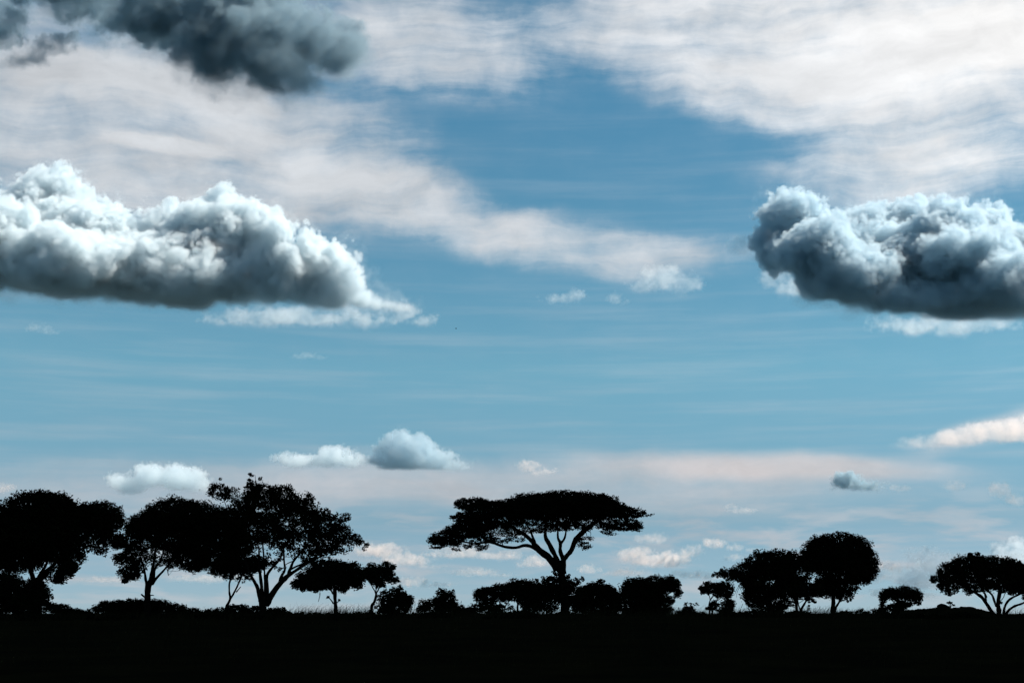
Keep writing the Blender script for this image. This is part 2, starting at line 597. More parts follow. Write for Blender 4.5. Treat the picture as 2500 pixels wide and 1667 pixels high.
def plant(name, label, cat, cr, Y, base, crown, limbs=(), leaf=.24, clump=.45, per=26, od=3.4, flat=.8, depth=.8, seed=1,
          twigs=0, mat=None, group=None, droop=0.0, trunk_name='trunk', limb_name='limb', crown_name='crown', dyw=.5, twig_len=1.0):
    """a tree or shrub: crown = (cx, cy, rx, ry[, density]) and limbs = [(x, y, r), ...] in crop pixels at depth Y"""
    rng = np.random.default_rng(seed)
    k = CK[cr]
    x0 = cr(base[0], base[1])[0]
    root = root_at(name, x0, Y, label, cat, group)
    o = np.array(root.location)
    mpp = Y / FPX

    def w(x, y, dy=0.0):
        sx, sy = cr(x, y)
        return np.array(at(sx, sy, Y)) + np.array([0, dy, 0]) - o
    ells = []
    wide = max(c[2] for c in crown) * k * mpp
    for c in crown:
        rx, rz = c[2] * k * mpp * 1.04, c[3] * k * mpp * 1.04
        ry = depth * max(rx, rz * .8)
        dy = rng.uniform(-dyw, dyw) * max(0.0, wide * depth - ry)
        ells.append((w(c[0], c[1], dy), (rx, ry, rz), c[4] if len(c) > 4 else 1.0))
    V, F = leaf_mesh(ells, rng, leaf * .88, clump, per, od, flat, droop)
    zmin = .02
    V[:, 2] = np.where(V[:, 2] < zmin, zmin + .1 * rng.random(len(V)), V[:, 2])
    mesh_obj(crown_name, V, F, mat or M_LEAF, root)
    anchors = []
    for i, path in enumerate(limbs):
        drift = 0.0 if i == 0 else rng.uniform(-.45, .45)
        pts = []
        x_0, y_0 = path[0][0], path[0][1]
        for q in path:
            dist = math.hypot(q[0] - x_0, q[1] - y_0) * k * mpp
            pts.append((w(q[0], q[1], drift * dist), max(q[2] * k * mpp, .012)))
        if i == 0:                                   # trunk reaches the ground with a flare
            p0, r0 = pts[0]
            if p0[2] > .05:
                pts.insert(0, (np.array([p0[0], p0[1], -.08]), r0 * 1.25))
            else:
                pts[0] = (np.array([p0[0], p0[1], -.08]), r0 * 1.15)
        tb = tube(pts, rng, 9 if i == 0 else 7)
        v, f = join([tb])
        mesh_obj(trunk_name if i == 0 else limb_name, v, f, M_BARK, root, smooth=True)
        for q in pts[len(pts) // 2:]:
            anchors.append(q)
    if twigs and anchors:
        tl = []
        wt_ = np.array([e[1][0] * e[1][2] for e in ells])
        wt_ = wt_ / wt_.sum()
        ap = np.array([a[0] for a in anchors])
        for _ in range(twigs):
            e = ells[rng.choice(len(ells), p=wt_)]
            u = rng.standard_normal(3)
            u /= np.linalg.norm(u)
            end = e[0] + u * np.array(e[1]) * rng.uniform(.4, .98) * twig_len
            ia = int(np.argmin(np.linalg.norm(ap - end, axis=1) * rng.uniform(.9, 1.1, len(ap))))
            st, r = anchors[ia]
            if np.linalg.norm(end - st) > 4.5:
                continue
            mid = (st + end) / 2 + rng.standard_normal(3) * .08 * np.linalg.norm(end - st) + np.array([0, 0, .06 * np.linalg.norm(end - st)])
            r = min(r * .5, .05)
            tl.append(tube([(st, r), (mid, r * .6), (end, .008)], rng, 4))
        v, f = join(tl)
        mesh_obj('branchwork', v, f, M_BARK, root)['kind'] = 'stuff'
    return root

# ------------------------------------------------------------------ trees
GT = 'trees standing along the skyline'
plant('acacia_tree', 'tall flat topped umbrella acacia with spreading bare limbs near the centre', 'tree', C6, 130, (1370, 1290), [
    (1350, 205, 545, 92), (1330, 240, 620, 105), (1340, 300, 560, 95), (1000, 290, 420, 100), (1650, 290, 330, 110), (480, 225, 200, 60), (640, 300, 260, 90), (420, 380, 150, 65, .9), (700, 400, 300, 70, .8),
    (250, 560, 180, 75), (430, 500, 200, 75, .9), (540, 430, 230, 70, .9), (330, 470, 130, 50, .7), (560, 560, 180, 50, .45), (1900, 320, 240, 60), (2090, 330, 130, 28, .7), (150, 575, 110, 40, .8), (1930, 430, 190, 60), (2050, 450, 90, 50, .7), (1570, 590, 75, 90, .45),
    (700, 530, 240, 75, .32), (540, 640, 110, 50, .5), (1100, 430, 420, 80, .55), (1300, 420, 260, 70, .5), (820, 560, 200, 60, .22), (330, 640, 160, 40, .3), (1550, 430, 260, 60, .6), (1800, 480, 90, 55, .5), (150, 620, 80, 45, .6), (900, 500, 150, 60, .25)],
    [[(1372, 1290, 46), (1360, 1050, 38), (1340, 920, 42), (1320, 830, 46), (1300, 790, 34)],
     [(1352, 900, 34), (1354, 780, 26), (1385, 735, 22), (1432, 675, 22), (1475, 575, 24), (1560, 490, 22), (1690, 395, 14), (1800, 330, 7)],
     [(1352, 760, 22), (1325, 685, 19), (1326, 610, 17), (1302, 560, 12), (1300, 470, 8), (1280, 380, 5)],
     [(1330, 615, 14), (1368, 555, 11), (1385, 470, 9), (1440, 380, 6)],
     [(1325, 850, 34), (1272, 720, 26), (1222, 620, 23), (1182, 535, 18), (1190, 430, 12), (1150, 320, 8)],
     [(1300, 850, 42), (1205, 735, 36), (1120, 670, 31), (1060, 590, 21), (980, 520, 18), (880, 460, 16), (780, 420, 11), (650, 390, 7), (520, 330, 5)],
     [(1160, 700, 26), (1060, 645, 20), (980, 630, 16), (900, 652, 14), (780, 640, 13), (650, 600, 12), (500, 612, 8), (350, 590, 6), (200, 600, 4)],
     [(1085, 610, 14), (1058, 540, 11), (1030, 470, 8), (960, 380, 6)],
     [(1590, 470, 12), (1500, 420, 9), (1430, 330, 6)],
     [(660, 605, 9), (560, 540, 7), (430, 500, 5), (330, 470, 3)]],
    leaf=.2, clump=.32, per=20, od=3.6, flat=.5, depth=.72, seed=11, twigs=190, mat=M_LEAF2, group=GT)
plant('broadleaf_tree', 'broad dense crowned tree at the left edge with a low hanging right lobe', 'tree', C3, 112, (350, 1480), [
    (330, 480, 330, 220), (520, 420, 220, 140), (80, 620, 200, 200), (330, 720, 380, 200), (1000, 560, 190, 190), (820, 500, 190, 110), (640, 640, 230, 190, .8), (820, 740, 120, 110, .55), (940, 800, 80, 90, .6),
    (620, 880, 190, 120, .9), (680, 1010, 100, 70, .9), (540, 1060, 130, 80, .7), (150, 900, 280, 150), (-60, 700, 200, 350), (1120, 740, 90, 70), (560, 1110, 60, 40, .5)],
    [[(350, 1480, 46), (345, 1250, 42), (350, 1130, 44)],
     [(360, 1150, 26), (410, 1070, 24), (470, 990, 18), (600, 850, 12), (800, 680, 8)],
     [(345, 1150, 22), (375, 1060, 17), (420, 960, 12), (440, 800, 9)],
     [(335, 1150, 28), (290, 1060, 22), (240, 950, 16), (200, 800, 10)],
     [(600, 850, 10), (760, 830, 8), (900, 800, 5), (960, 840, 3)]],
    leaf=.26, clump=.5, per=26, od=5.0, seed=21, twigs=60, group=GT)
plant('broadleaf_tree', 'dome crowned tree with short forked trunk rising from a low thicket', 'tree', C3, 134, (1410, 1360), [
    (1680, 520, 330, 195), (1450, 600, 220, 140), (1900, 560, 330, 190), (2120, 640, 280, 200), (1330, 650, 120, 120), (2250, 780, 170, 140), (1720, 720, 330, 120, .9), (1950, 800, 300, 130, .75),
    (1180, 920, 70, 55), (1230, 1055, 115, 62), (1320, 1000, 80, 60, .7), (1260, 960, 100, 60, .7), (1300, 850, 120, 100, .8), (1210, 1110, 40, 35, .8), (1520, 860, 220, 130, .5), (1820, 900, 200, 110, .8), (1900, 980, 120, 65), (1700, 960, 120, 60, .5), (2100, 900, 250, 110, .7), (2200, 960, 120, 70, .8)],
    [[(1410, 1360, 32), (1412, 1250, 26), (1422, 1170, 30), (1440, 1130, 22)],
     [(1410, 1180, 16), (1385, 1110, 12), (1368, 1040, 10), (1330, 940, 7)],
     [(1430, 1150, 20), (1455, 1060, 17), (1470, 980, 14), (1490, 880, 10), (1500, 740, 7)],
     [(1455, 1160, 15), (1490, 1100, 12), (1545, 1030, 11), (1590, 970, 10), (1680, 850, 8), (1800, 720, 5)],
     [(1462, 1140, 10), (1482, 1085, 9), (1500, 1010, 9), (1560, 930, 8), (1600, 840, 6)],
     [(1395, 1290, 9), (1370, 1270, 8), (1349, 1255, 7)],
     [(1435, 1268, 6), (1455, 1262, 5), (1472, 1266, 4)],
     [(1612, 985, 4), (1606, 1030, 4), (1612, 1075, 3)]],
    leaf=.25, clump=.5, per=26, od=3.8, seed=22, twigs=110, group=GT)
plant('broadleaf_tree', 'tallest tree of the left group, open clumpy crown on five splayed stems', 'tree', C4, 120, (750, 1480), [
    (760, 420, 210, 230), (640, 300, 90, 90, .8), (720, 210, 120, 55, .7), (640, 130, 26, 50, .7), (330, 280, 110, 80, .75), (280, 230, 60, 40, .6), (350, 190, 25, 30, .7), (450, 300, 100, 70, .7), (930, 320, 160, 120, .85), (990, 240, 40, 30, .8),
    (1130, 400, 150, 110, .9), (1200, 340, 50, 50, .8), (1080, 560, 260, 180), (700, 620, 260, 160), (1350, 600, 160, 110, .9), (1330, 500, 100, 60, .8), (1500, 520, 90, 45, .8), (1480, 680, 130, 110, .9), (1600, 720, 110, 60, .85), (1700, 780, 65, 55, .6), (1560, 800, 60, 60, .5),
    (1300, 760, 190, 120), (1450, 840, 70, 50, .8), (1230, 880, 160, 70, .8), (950, 730, 260, 100, .8), (880, 880, 90, 60, .45), (650, 800, 140, 90, .4), (500, 560, 150, 170), (560, 420, 120, 80, .8), (870, 960, 60, 40, .6), (930, 1020, 40, 25, .6), (1060, 850, 90, 70, .5)],
    [[(755, 1480, 42), (752, 1400, 36), (755, 1330, 42), (765, 1290, 44)],
     [(735, 1320, 26), (715, 1230, 20), (680, 1150, 16), (648, 1090, 14), (600, 980, 11), (560, 860, 8), (500, 740, 6)],
     [(750, 1300, 22), (736, 1200, 16), (722, 1110, 15), (700, 960, 11), (690, 800, 8)],
     [(772, 1290, 16), (768, 1180, 11), (762, 1090, 10), (745, 900, 9), (730, 760, 7)],
     [(790, 1290, 22), (800, 1190, 16), (802, 1080, 16), (860, 1000, 12), (930, 930, 10), (960, 840, 8), (900, 740, 6)],
     [(785, 1360, 36), (840, 1260, 30), (920, 1160, 28), (1000, 1085, 21), (1100, 1020, 15), (1200, 960, 12), (1330, 860, 9)],
     [(905, 1160, 15), (935, 1080, 13), (972, 1020, 10), (966, 930, 9), (970, 820, 7)],
     [(985, 1095, 16), (1012, 1000, 14), (1040, 930, 12), (1100, 850, 9), (1180, 740, 7)],
     [(1012, 1020, 10), (1080, 985, 9), (1170, 950, 8), (1300, 900, 5)],
     [(690, 820, 7), (660, 720, 6), (640, 560, 5), (640, 400, 4), (645, 200, 3), (632, 90, 2)],
     [(820, 830, 6), (860, 680, 5), (900, 520, 4)],
     [(560, 860, 6), (480, 700, 5), (400, 450, 4), (330, 250, 3)],
     [(1330, 860, 7), (1480, 760, 5), (1600, 690, 4), (1750, 780, 3)]],
    leaf=.25, clump=.42, per=26, od=2.5, seed=23, twigs=230, group=GT)
plant('slender_tree', 'small leaning tree with two thin stems under the tallest left tree', 'tree', C4, 126, (400, 1420), [
    (520, 990, 260, 75), (420, 960, 160, 70), (680, 960, 130, 75), (330, 1030, 90, 50), (420, 1080, 60, 35, .8), (560, 1100, 70, 45, .6)],
    [[(395, 1420, 17), (410, 1360, 14), (438, 1300, 11), (430, 1220, 9), (432, 1150, 9), (450, 1080, 8)],
     [(438, 1305, 10), (470, 1255, 9), (505, 1195, 9), (545, 1115, 8), (580, 1040, 6)],
     [(495, 1235, 6), (520, 1205, 5), (538, 1182, 4)]],
    leaf=.24, clump=.4, per=24, od=4.0, seed=24, twigs=20, group=GT)
plant('umbrella_tree', 'mushroom shaped tree with straight single trunk right of the left group', 'tree', C4, 106, (1452, 1470), [
    (1400, 1020, 250, 90), (1540, 1050, 190, 100), (1250, 1110, 190, 90), (1140, 1160, 120, 55), (1400, 1120, 300, 85), (1620, 1130, 110, 75), (1240, 1200, 60, 35), (1500, 1190, 60, 45, .8), (1382, 1278, 30, 20, .35), (1490, 1308, 14, 10, .35), (1680, 1160, 30, 35, .5)],
    [[(1453, 1470, 24), (1448, 1380, 19), (1442, 1290, 17), (1438, 1200, 16), (1430, 1100, 12)],
     [(1432, 1260, 9), (1410, 1225, 8), (1370, 1190, 7), (1280, 1120, 5)],
     [(1430, 1345, 7), (1405, 1310, 6), (1375, 1275, 4)],
     [(1460, 1335, 5), (1478, 1318, 4), (1492, 1300, 3)],
     [(1445, 1220, 9), (1490, 1160, 8), (1560, 1080, 6)],
     [(1300, 1235, 3), (1298, 1275, 3), (1288, 1325, 2)]],
    leaf=.22, clump=.36, per=24, od=4.2, seed=25, twigs=30, group=GT)
plant('slender_tree', 'small crooked tree with two rounded tufts beside a round shrub', 'tree', C5, 108, (175, 1090), [
    (190, 400, 120, 120), (420, 360, 125, 100), (280, 480, 220, 110), (500, 520, 95, 70, .9), (60, 460, 110, 110), (250, 590, 140, 60, .8), (0, 570, 70, 60, .6), (360, 640, 60, 30, .6)],
    [[(172, 1090, 30), (172, 1000, 26), (180, 935, 26), (215, 880, 20), (238, 800, 17), (242, 745, 16)],
     [(240, 760, 11), (215, 700, 9), (185, 655, 8), (140, 560, 6)],
     [(242, 750, 9), (240, 690, 7), (245, 630, 6), (250, 520, 5)],
     [(245, 750, 12), (272, 705, 10), (300, 655, 9), (360, 560, 6), (420, 450, 4)]],
    leaf=.22, clump=.34, per=24, od=3.8, seed=26, twigs=30, group=GT)
plant('umbrella_tree', 'low wide flat topped tree left of the central acacia', 'tree', C6, 158, (925, 1300), [
    (960, 1040, 200, 75), (800, 1060, 170, 60), (620, 1090, 120, 55), (1100, 1080, 160, 90), (560, 1120, 70, 50), (620, 1180, 90, 50, .9), (860, 1120, 220, 40), (1020, 1150, 120, 60, .8), (1060, 1210, 110, 60), (800, 1170, 60, 30, .35), (850, 1200, 40, 40, .4)],
    [[(918, 1300, 10), (916, 1220, 9), (922, 1140, 9)],
     [(780, 1290, 8), (760, 1200, 6), (720, 1140, 5), (690, 1100, 4)],
     [(735, 1290, 7), (742, 1200, 5), (760, 1140, 4), (800, 1090, 4)],
     [(700, 1285, 6), (690, 1200, 5), (660, 1150, 4)],
     [(790, 1290, 7), (800, 1210, 5), (850, 1150, 4)]],
    leaf=.26, clump=.42, per=24, od=4.2, seed=27, twigs=24, group=GT)
plant('broadleaf_tree', 'round low tree right of the acacia with drooping right side', 'tree', C7, 150, (70, 1360), [
    (40, 920, 240, 110), (160, 900, 130, 80), (-250, 960, 190, 120), (-310, 1150, 170, 200), (-120, 1220, 200, 150), (-330, 1030, 110, 90), (-120, 960, 160, 110), (270, 980, 65, 120), (-60, 1080, 200, 140), (170, 1120, 75, 55), (60, 1230, 140, 110), (180, 1250, 60, 60, .7), (80, 1030, 90, 50, .5)],
    [[(70, 1360, 22), (65, 1200, 18), (60, 1100, 14)],
     [(70, 1160, 12), (110, 1080, 9), (180, 1030, 7), (240, 980, 5)],
     [(55, 1150, 11), (0, 1060, 8), (-60, 980, 6)]],
    leaf=.26, clump=.42, per=24, od=4.2, seed=28, twigs=24, group=GT)
plant('slender_tree', 'small tufted tree on two thin stems left of the large right trees', 'tree', C7, 118, (700, 1340), [
    (720, 960, 150, 75), (860, 980, 130, 85), (630, 990, 75, 50), (900, 1050, 90, 45), (760, 1165, 60, 42), (690, 1225, 50, 28), (770, 1245, 45, 30), (940, 1140, 60, 40, .8), (800, 1070, 70, 30, .5)],
    [[(692, 1340, 11), (690, 1260, 9), (685, 1180, 9), (705, 1110, 8), (740, 1060, 7), (750, 980, 5)],
     [(715, 1335, 11), (725, 1260, 9), (755, 1180, 8), (775, 1110, 7), (780, 1030, 5)],
     [(700, 1120, 6), (690, 1070, 5), (670, 1020, 4)],
     [(760, 1140, 6), (810, 1110, 5), (870, 1060, 4)]],
    leaf=.22, clump=.32, per=22, od=4.0, seed=29, twigs=24, group=GT)
plant('broadleaf_tree', 'wide dense tree with a spiky left arm among the right trees', 'tree', C7, 128, (1480, 1380), [
    (1400, 660, 250, 170), (1600, 640, 300, 150), (1150, 760, 190, 110), (950, 780, 150, 70, .85), (820, 800, 80, 40, .7), (1450, 860, 380, 190), (1750, 760, 250, 230), (1050, 860, 110, 60, .6), (1180, 1030, 60, 65), (1330, 1050, 220, 130), (1650, 1000, 250, 130), (1240, 900, 150, 100),
    (1200, 1170, 45, 48), (1350, 1210, 160, 90), (1530, 1220, 120, 100), (1620, 1180, 110, 60, .9), (1400, 1310, 180, 50), (1760, 940, 200, 100, .9), (920, 890, 80, 40, .5)],
    [[(1480, 1380, 36), (1470, 1200, 30), (1460, 1050, 26)],
     [(1460, 1120, 18), (1350, 980, 14), (1180, 860, 10), (1000, 800, 7), (860, 790, 4)],
     [(1465, 1080, 18), (1560, 920, 13), (1650, 760, 9)],
     [(1080, 900, 4), (1070, 960, 3), (1045, 1020, 2), (1040, 1085, 2)],
     [(1075, 930, 3), (1040, 980, 2), (1010, 1050, 2)],
     [(1070, 950, 3), (1100, 1000, 2), (1110, 1040, 2)]],
    leaf=.24, clump=.44, per=26, od=3.4, seed=30, twigs=40, group=GT)
plant('acacia_tree', 'low forked thorn tree showing a dark V of stems between the large right trees', 'tree', C7, 124, (1820, 1360), [
    (1900, 1080, 170, 55, .8), (1820, 1020, 200, 70, .8), (2000, 1130, 70, 30, .6), (1720, 1150, 60, 60, .5), (1950, 980, 180, 80)],
    [[(1812, 1360, 24), (1808, 1280, 20), (1800, 1180, 18), (1798, 1080, 16), (1800, 980, 12)],
     [(1860, 1350, 20), (1852, 1270, 15), (1862, 1225, 15), (1890, 1170, 14), (1920, 1110, 12), (1960, 1020, 8)],
     [(1855, 1250, 12), (1825, 1190, 9), (1810, 1130, 8), (1790, 1060, 6)],
     [(1790, 1215, 5), (1745, 1200, 4), (1725, 1160, 3)]],
    leaf=.22, clump=.32, per=22, od=3.6, flat=.5, seed=31, twigs=30, mat=M_LEAF2, group=GT)
plant('broadleaf_tree', 'tall ball shaped tree, the highest of the right hand trees', 'tree', C8, 132, (62, 1290), [
    (120, 480, 360, 250), (330, 520, 230, 250), (-60, 520, 260, 240), (480, 620, 130, 190), (200, 700, 380, 180), (-150, 560, 200, 150), (380, 790, 170, 70, .9), (150, 880, 220, 100, .8), (0, 900, 200, 130), (200, 990, 130, 60, .8), (280, 960, 80, 60, .7), (240, 1045, 60, 25, .6), (60, 780, 100, 60, .4)],
    [[(62, 1290, 34), (62, 1180, 26), (70, 1080, 24), (75, 950, 20), (90, 780, 14)],
     [(85, 1200, 16), (110, 1130, 14), (150, 1075, 12), (210, 960, 9), (300, 800, 6)],
     [(70, 1000, 16), (30, 880, 12), (-30, 720, 8)]],
    leaf=.24, clump=.42, per=26, od=3.3, seed=33, twigs=50, group=GT)
plant('umbrella_tree', 'small mushroom shaped tree left of the earth mound', 'tree', C8, 128, (840, 1260), [
    (870, 960, 200, 75), (740, 980, 110, 60), (1010, 990, 120, 75), (1080, 1040, 55, 55), (660, 1050, 40, 50, .9), (660, 1100, 30, 40, .7), (820, 1140, 120, 50), (900, 1110, 90, 60, .9), (860, 1050, 60, 50, .5), (1000, 1090, 45, 45, .7), (860, 1190, 80, 40)],
    [[(845, 1260, 20), (848, 1180, 15), (852, 1110, 12), (850, 1010, 8)],
     [(848, 1150, 9), (800, 1080, 7), (740, 1020, 5)],
     [(855, 1130, 9), (920, 1060, 7), (1000, 1010, 5)]],
    leaf=.2, clump=.3, per=22, od=4.2, seed=34, twigs=20, group=GT)
plant('broadleaf_tree', 'wide tree at the right edge on four fanned bare stems', 'tree', C8, 108, (2060, 1300), [
    (1700, 660, 300, 130), (1760, 530, 75, 50), (1950, 650, 280, 120), (2200, 700, 200, 150), (1450, 730, 140, 130), (1380, 830, 100, 90, .8), (1460, 920, 110, 55, .7), (1330, 800, 60, 60, .7), (1560, 850, 120, 80, .5), (1720, 830, 140, 100, .9), (1710, 950, 45, 45), (1800, 880, 100, 60, .7), (2000, 830, 200, 110), (2250, 850, 200, 110), (2330, 980, 60, 50, .8), (2150, 950, 90, 40, .6), (2420, 780, 160, 170), (2090, 1070, 24, 28, .5), (1480, 970, 60, 25, .6)],
    [[(2055, 1300, 34), (2052, 1200, 28), (2042, 1110, 24), (2050, 1010, 22), (2062, 930, 20), (2040, 800, 12)],
     [(2020, 1270, 26), (1975, 1180, 22), (1930, 1090, 20), (1885, 1010, 19), (1820, 960, 17), (1755, 905, 14), (1680, 820, 8)],
     [(1905, 1020, 12), (1880, 970, 10), (1830, 900, 8), (1800, 800, 6)],
     [(2020, 1130, 14), (1998, 1060, 13), (1970, 985, 12), (1900, 915, 10), (1850, 820, 7)],
     [(1900, 1060, 11), (1890, 980, 10), (1870, 900, 8)],
     [(2100, 1270, 18), (2110, 1170, 15), (2135, 1090, 14), (2190, 1030, 13), (2280, 985, 11), (2400, 930, 8)],
     [(2115, 1265, 20), (2160, 1180, 16), (2240, 1120, 15), (2340, 1085, 13), (2460, 1000, 9)],
     [(2065, 950, 12), (2100, 920, 9), (2150, 900, 7)],
     [(2070, 1060, 5), (2105, 1020, 4), (2115, 985, 4), (2140, 950, 3)]],
    leaf=.23, clump=.36, per=26, od=3.9, seed=35, twigs=60, group=GT)

# ------------------------------------------------------------------ shrubs along the skyline
GS = 'shrubs along the skyline'


def shrub(label, cr, Y, base, crown, stems=(), **kw):
    a = dict(leaf=.2, clump=.3, per=22, od=4.0, twigs=14, group=GS, trunk_name='stem', limb_name='stem', crown_name='foliage')
    a.update(kw)
    st = list(stems) or [[(base[0], base[1] + 30, 6), (base[0], base[1] - 30, 5), (crown[0][0], crown[0][1], 3)],
                         [(base[0] - 12, base[1] + 30, 5), (crown[-1][0], crown[-1][1], 3)]]
    return plant('shrub', label, 'shrub', cr, Y, base, crown, st, **a)


shrub('tall leafy shrub at the foot of the left edge tree', C3, 108, (200, 1480), [
    (150, 1250, 230, 140), (330, 1240, 130, 120), (430, 1270, 80, 50, .7), (40, 1180, 180, 130), (250, 1370, 260, 90), (500, 1275, 30, 22, .5), (440, 1330, 50, 30, .6), (-40, 1350, 160, 120), (350, 1150, 80, 60, .8)], seed=41)
shrub('low sloping thicket between the left edge tree and the dome crowned tree', C3, 140, (600, 1480), [(580, 1400, 110, 50), (680, 1430, 110, 40), (800, 1440, 90, 32), (520, 1370, 50, 30)], seed=42)
shrub('broad mounded thicket under the dome crowned tree', C3, 138, (1250, 1480), [(1250, 1400, 280, 90), (1450, 1390, 250, 80), (1080, 1400, 170, 70), (980, 1340, 50, 26, .8), (890, 1410, 60, 30, .7), (1250, 1330, 180, 26, .7), (1540, 1320, 60, 20, .6)], seed=43, clump=.35, twigs=40)
shrub('right hand shoulder of bushes beside the mounded thicket', C3, 132, (1720, 1490), [(1680, 1420, 130, 70), (1800, 1450, 140, 55), (1860, 1420, 60, 35, .8), (1950, 1460, 60, 30)], seed=44)
shrub('low bushes under the slender leaning tree', C4, 124, (330, 1480), [(330, 1430, 160, 42), (520, 1410, 130, 52), (470, 1380, 60, 25, .8), (640, 1420, 110, 45), (690, 1385, 40, 25, .8)], seed=45)
shrub('low leafy bush right of the five stemmed trunk', C4, 119, (900, 1480), [(880, 1430, 110, 42), (930, 1410, 50, 25, .8), (980, 1445, 60, 24), (830, 1420, 60, 25)], seed=46)
shrub('lowest flat tuft of leaves in the grass left of the mushroom shaped tree', C4, 112, (1230, 1480), [(1110, 1450, 60, 22), (1230, 1450, 70, 26), (1310, 1440, 28, 16, .6)], seed=47, od=3)
shrub('round leafy shrub beside the small crooked tree', C5, 107, (520, 1110), [
    (540, 860, 230, 160), (600, 720, 110, 80, .8), (620, 660, 40, 40, .7), (510, 680, 50, 40, .6), (420, 760, 120, 70, .7), (680, 850, 120, 110, .9), (360, 920, 110, 90, .6), (540, 990, 280, 110), (760, 900, 50, 45, .6), (300, 830, 50, 60, .5), (280, 1010, 80, 50, .5)], seed=48, od=3.2, twigs=50)
shrub('pointed leafy shrub standing alone between round shrub and acacia', C5, 116, (1310, 1110), [
    (1320, 850, 150, 110), (1270, 740, 90, 60, .85), (1240, 700, 30, 30, .7), (1420, 770, 70, 60, .7), (1390, 730, 20, 30, .6), (1310, 960, 200, 90), (1180, 900, 110, 90), (1440, 900, 70, 60), (1330, 1020, 260, 60)], seed=49, od=3.8, twigs=40)
shrub('thin twiggy shrub with upright shoots left of the pointed shrub', C5, 115, (1000, 1100), [
    (1010, 930, 100, 70, .5), (940, 890, 45, 60, .35), (1060, 900, 60, 70, .5), (980, 1000, 120, 60, .8), (900, 960, 30, 45, .4)],
    [[(1000, 1100, 5), (990, 980, 4), (950, 820, 2)], [(1010, 1100, 5), (1020, 950, 3), (1010, 820, 2)], [(1030, 1100, 5), (1050, 950, 3), (1080, 820, 2)], [(990, 1100, 5), (930, 960, 3), (900, 870, 2)], [(1040, 1100, 5), (1090, 960, 3), (1120, 850, 2)]], seed=50, twigs=30)
shrub('low bank of bushes under the flat topped low tree', C5, 120, (1700, 1110), [(1560, 980, 90, 50, .8), (1720, 970, 70, 40, .7), (1800, 980, 130, 60), (1650, 1020, 180, 50), (2000, 1000, 160, 60), (2150, 980, 120, 50)], seed=51)
shrub('leafy shrub climbing the left side of the acacia trunk', C6, 129, (1240, 1290), [
    (1230, 1010, 120, 80, .7), (1260, 930, 60, 60, .6), (1200, 960, 60, 40, .6), (1130, 970, 40, 25, .6), (1250, 1120, 120, 110, .9), (1150, 1090, 100, 90), (1180, 1220, 130, 60, .8), (1300, 1060, 60, 120)], seed=52, leaf=.26, clump=.34, od=3.0, twigs=40)
shrub('leafy shrub on the right side of the acacia trunk', C6, 128, (1470, 1290), [
    (1440, 1010, 80, 70, .7), (1390, 1010, 50, 90, .8), (1510, 965, 50, 38, .7), (1400, 930, 35, 40, .6), (1430, 1120, 90, 100), (1500, 1060, 50, 50, .7), (1500, 1190, 110, 90)], seed=53, leaf=.26, clump=.34, od=3.0, twigs=30)
shrub('smooth domed bush with a small tuft on top right of the acacia', C6, 140, (1700, 1300), [
    (1700, 1110, 165, 110), (1640, 1040, 90, 55), (1770, 1060, 90, 55), (1720, 975, 40, 22, .8), (1700, 1220, 220, 90), (1560, 1130, 80, 110), (1840, 1160, 70, 110)], seed=54, od=4.5)
shrub('spindly leafy shrub in the gap right of the round low tree', C7, 122, (420, 1350), [
    (410, 1270, 80, 70), (400, 1200, 30, 40, .6), (480, 1210, 50, 50, .5), (300, 1280, 40, 60, .8), (500, 1290, 70, 40), (600, 1300, 80, 28), (380, 1310, 130, 40)], seed=55, od=3.2, twigs=40)
shrub('rounded shrub against the tufted tree with two thin stems', C7, 117, (900, 1360), [(900, 1240, 95, 100), (960, 1160, 50, 50), (970, 1230, 40, 40, .8), (890, 1310, 110, 45), (920, 1140, 35, 30, .7)], seed=56)
shrub('bare twiggy weed between the thorn tree and the ball shaped tree', C7, 121, (1935, 1350), [(1930, 1250, 35, 60, .15), (1950, 1200, 25, 40, .12), (1910, 1310, 50, 25, .5)],
      [[(1935, 1350, 4), (1930, 1280, 3), (1950, 1180, 2)], [(1925, 1350, 4), (1915, 1270, 3), (1895, 1200, 2)], [(1940, 1350, 4), (1960, 1270, 3), (1975, 1210, 2)], [(1930, 1300, 3), (1940, 1240, 2), (1925, 1190, 1)]], seed=57, twigs=20)
shrub('low tuft right under the ball shaped tree', C8, 126, (170, 1280), [(150, 1220, 50, 25), (240, 1215, 40, 28, .8), (110, 1235, 50, 20), (300, 1240, 60, 16)], seed=58)
shrub('flat cushion of bushes left of the small mushroom shaped tree', C8, 125, (440, 1290), [(440, 1225, 75, 24), (500, 1240, 70, 18), (370, 1235, 60, 18)], seed=59)
shrub('small shrub leaning at the left foot of the small mushroom shaped tree', C8, 126, (670, 1290), [(670, 1190, 50, 55), (640, 1160, 30, 28, .6), (700, 1215, 40, 30)], seed=60, leaf=.16)
shrub('young plant with hanging leaves growing on the earth mound', C8, 119, (1475, 1200), [(1465, 1075, 35, 22, .8), (1490, 1105, 32, 20, .6), (1440, 1085, 22, 18, .6), (1475, 1135, 26, 16, .5)],
      [[(1478, 1200, 4), (1475, 1120, 3), (1468, 1070, 2)], [(1476, 1130, 3), (1500, 1090, 2)], [(1474, 1120, 3), (1440, 1090, 2)]], seed=61, leaf=.26, clump=.2, per=12, od=2.6, twigs=0)
shrub('dark bush on the ground at the right frame edge', C8, 112, (2300, 1290), [(2290, 1265, 90, 30), (2350, 1250, 80, 32), (2190, 1270, 30, 16, .7), (2430, 1260, 100, 40)], seed=62)

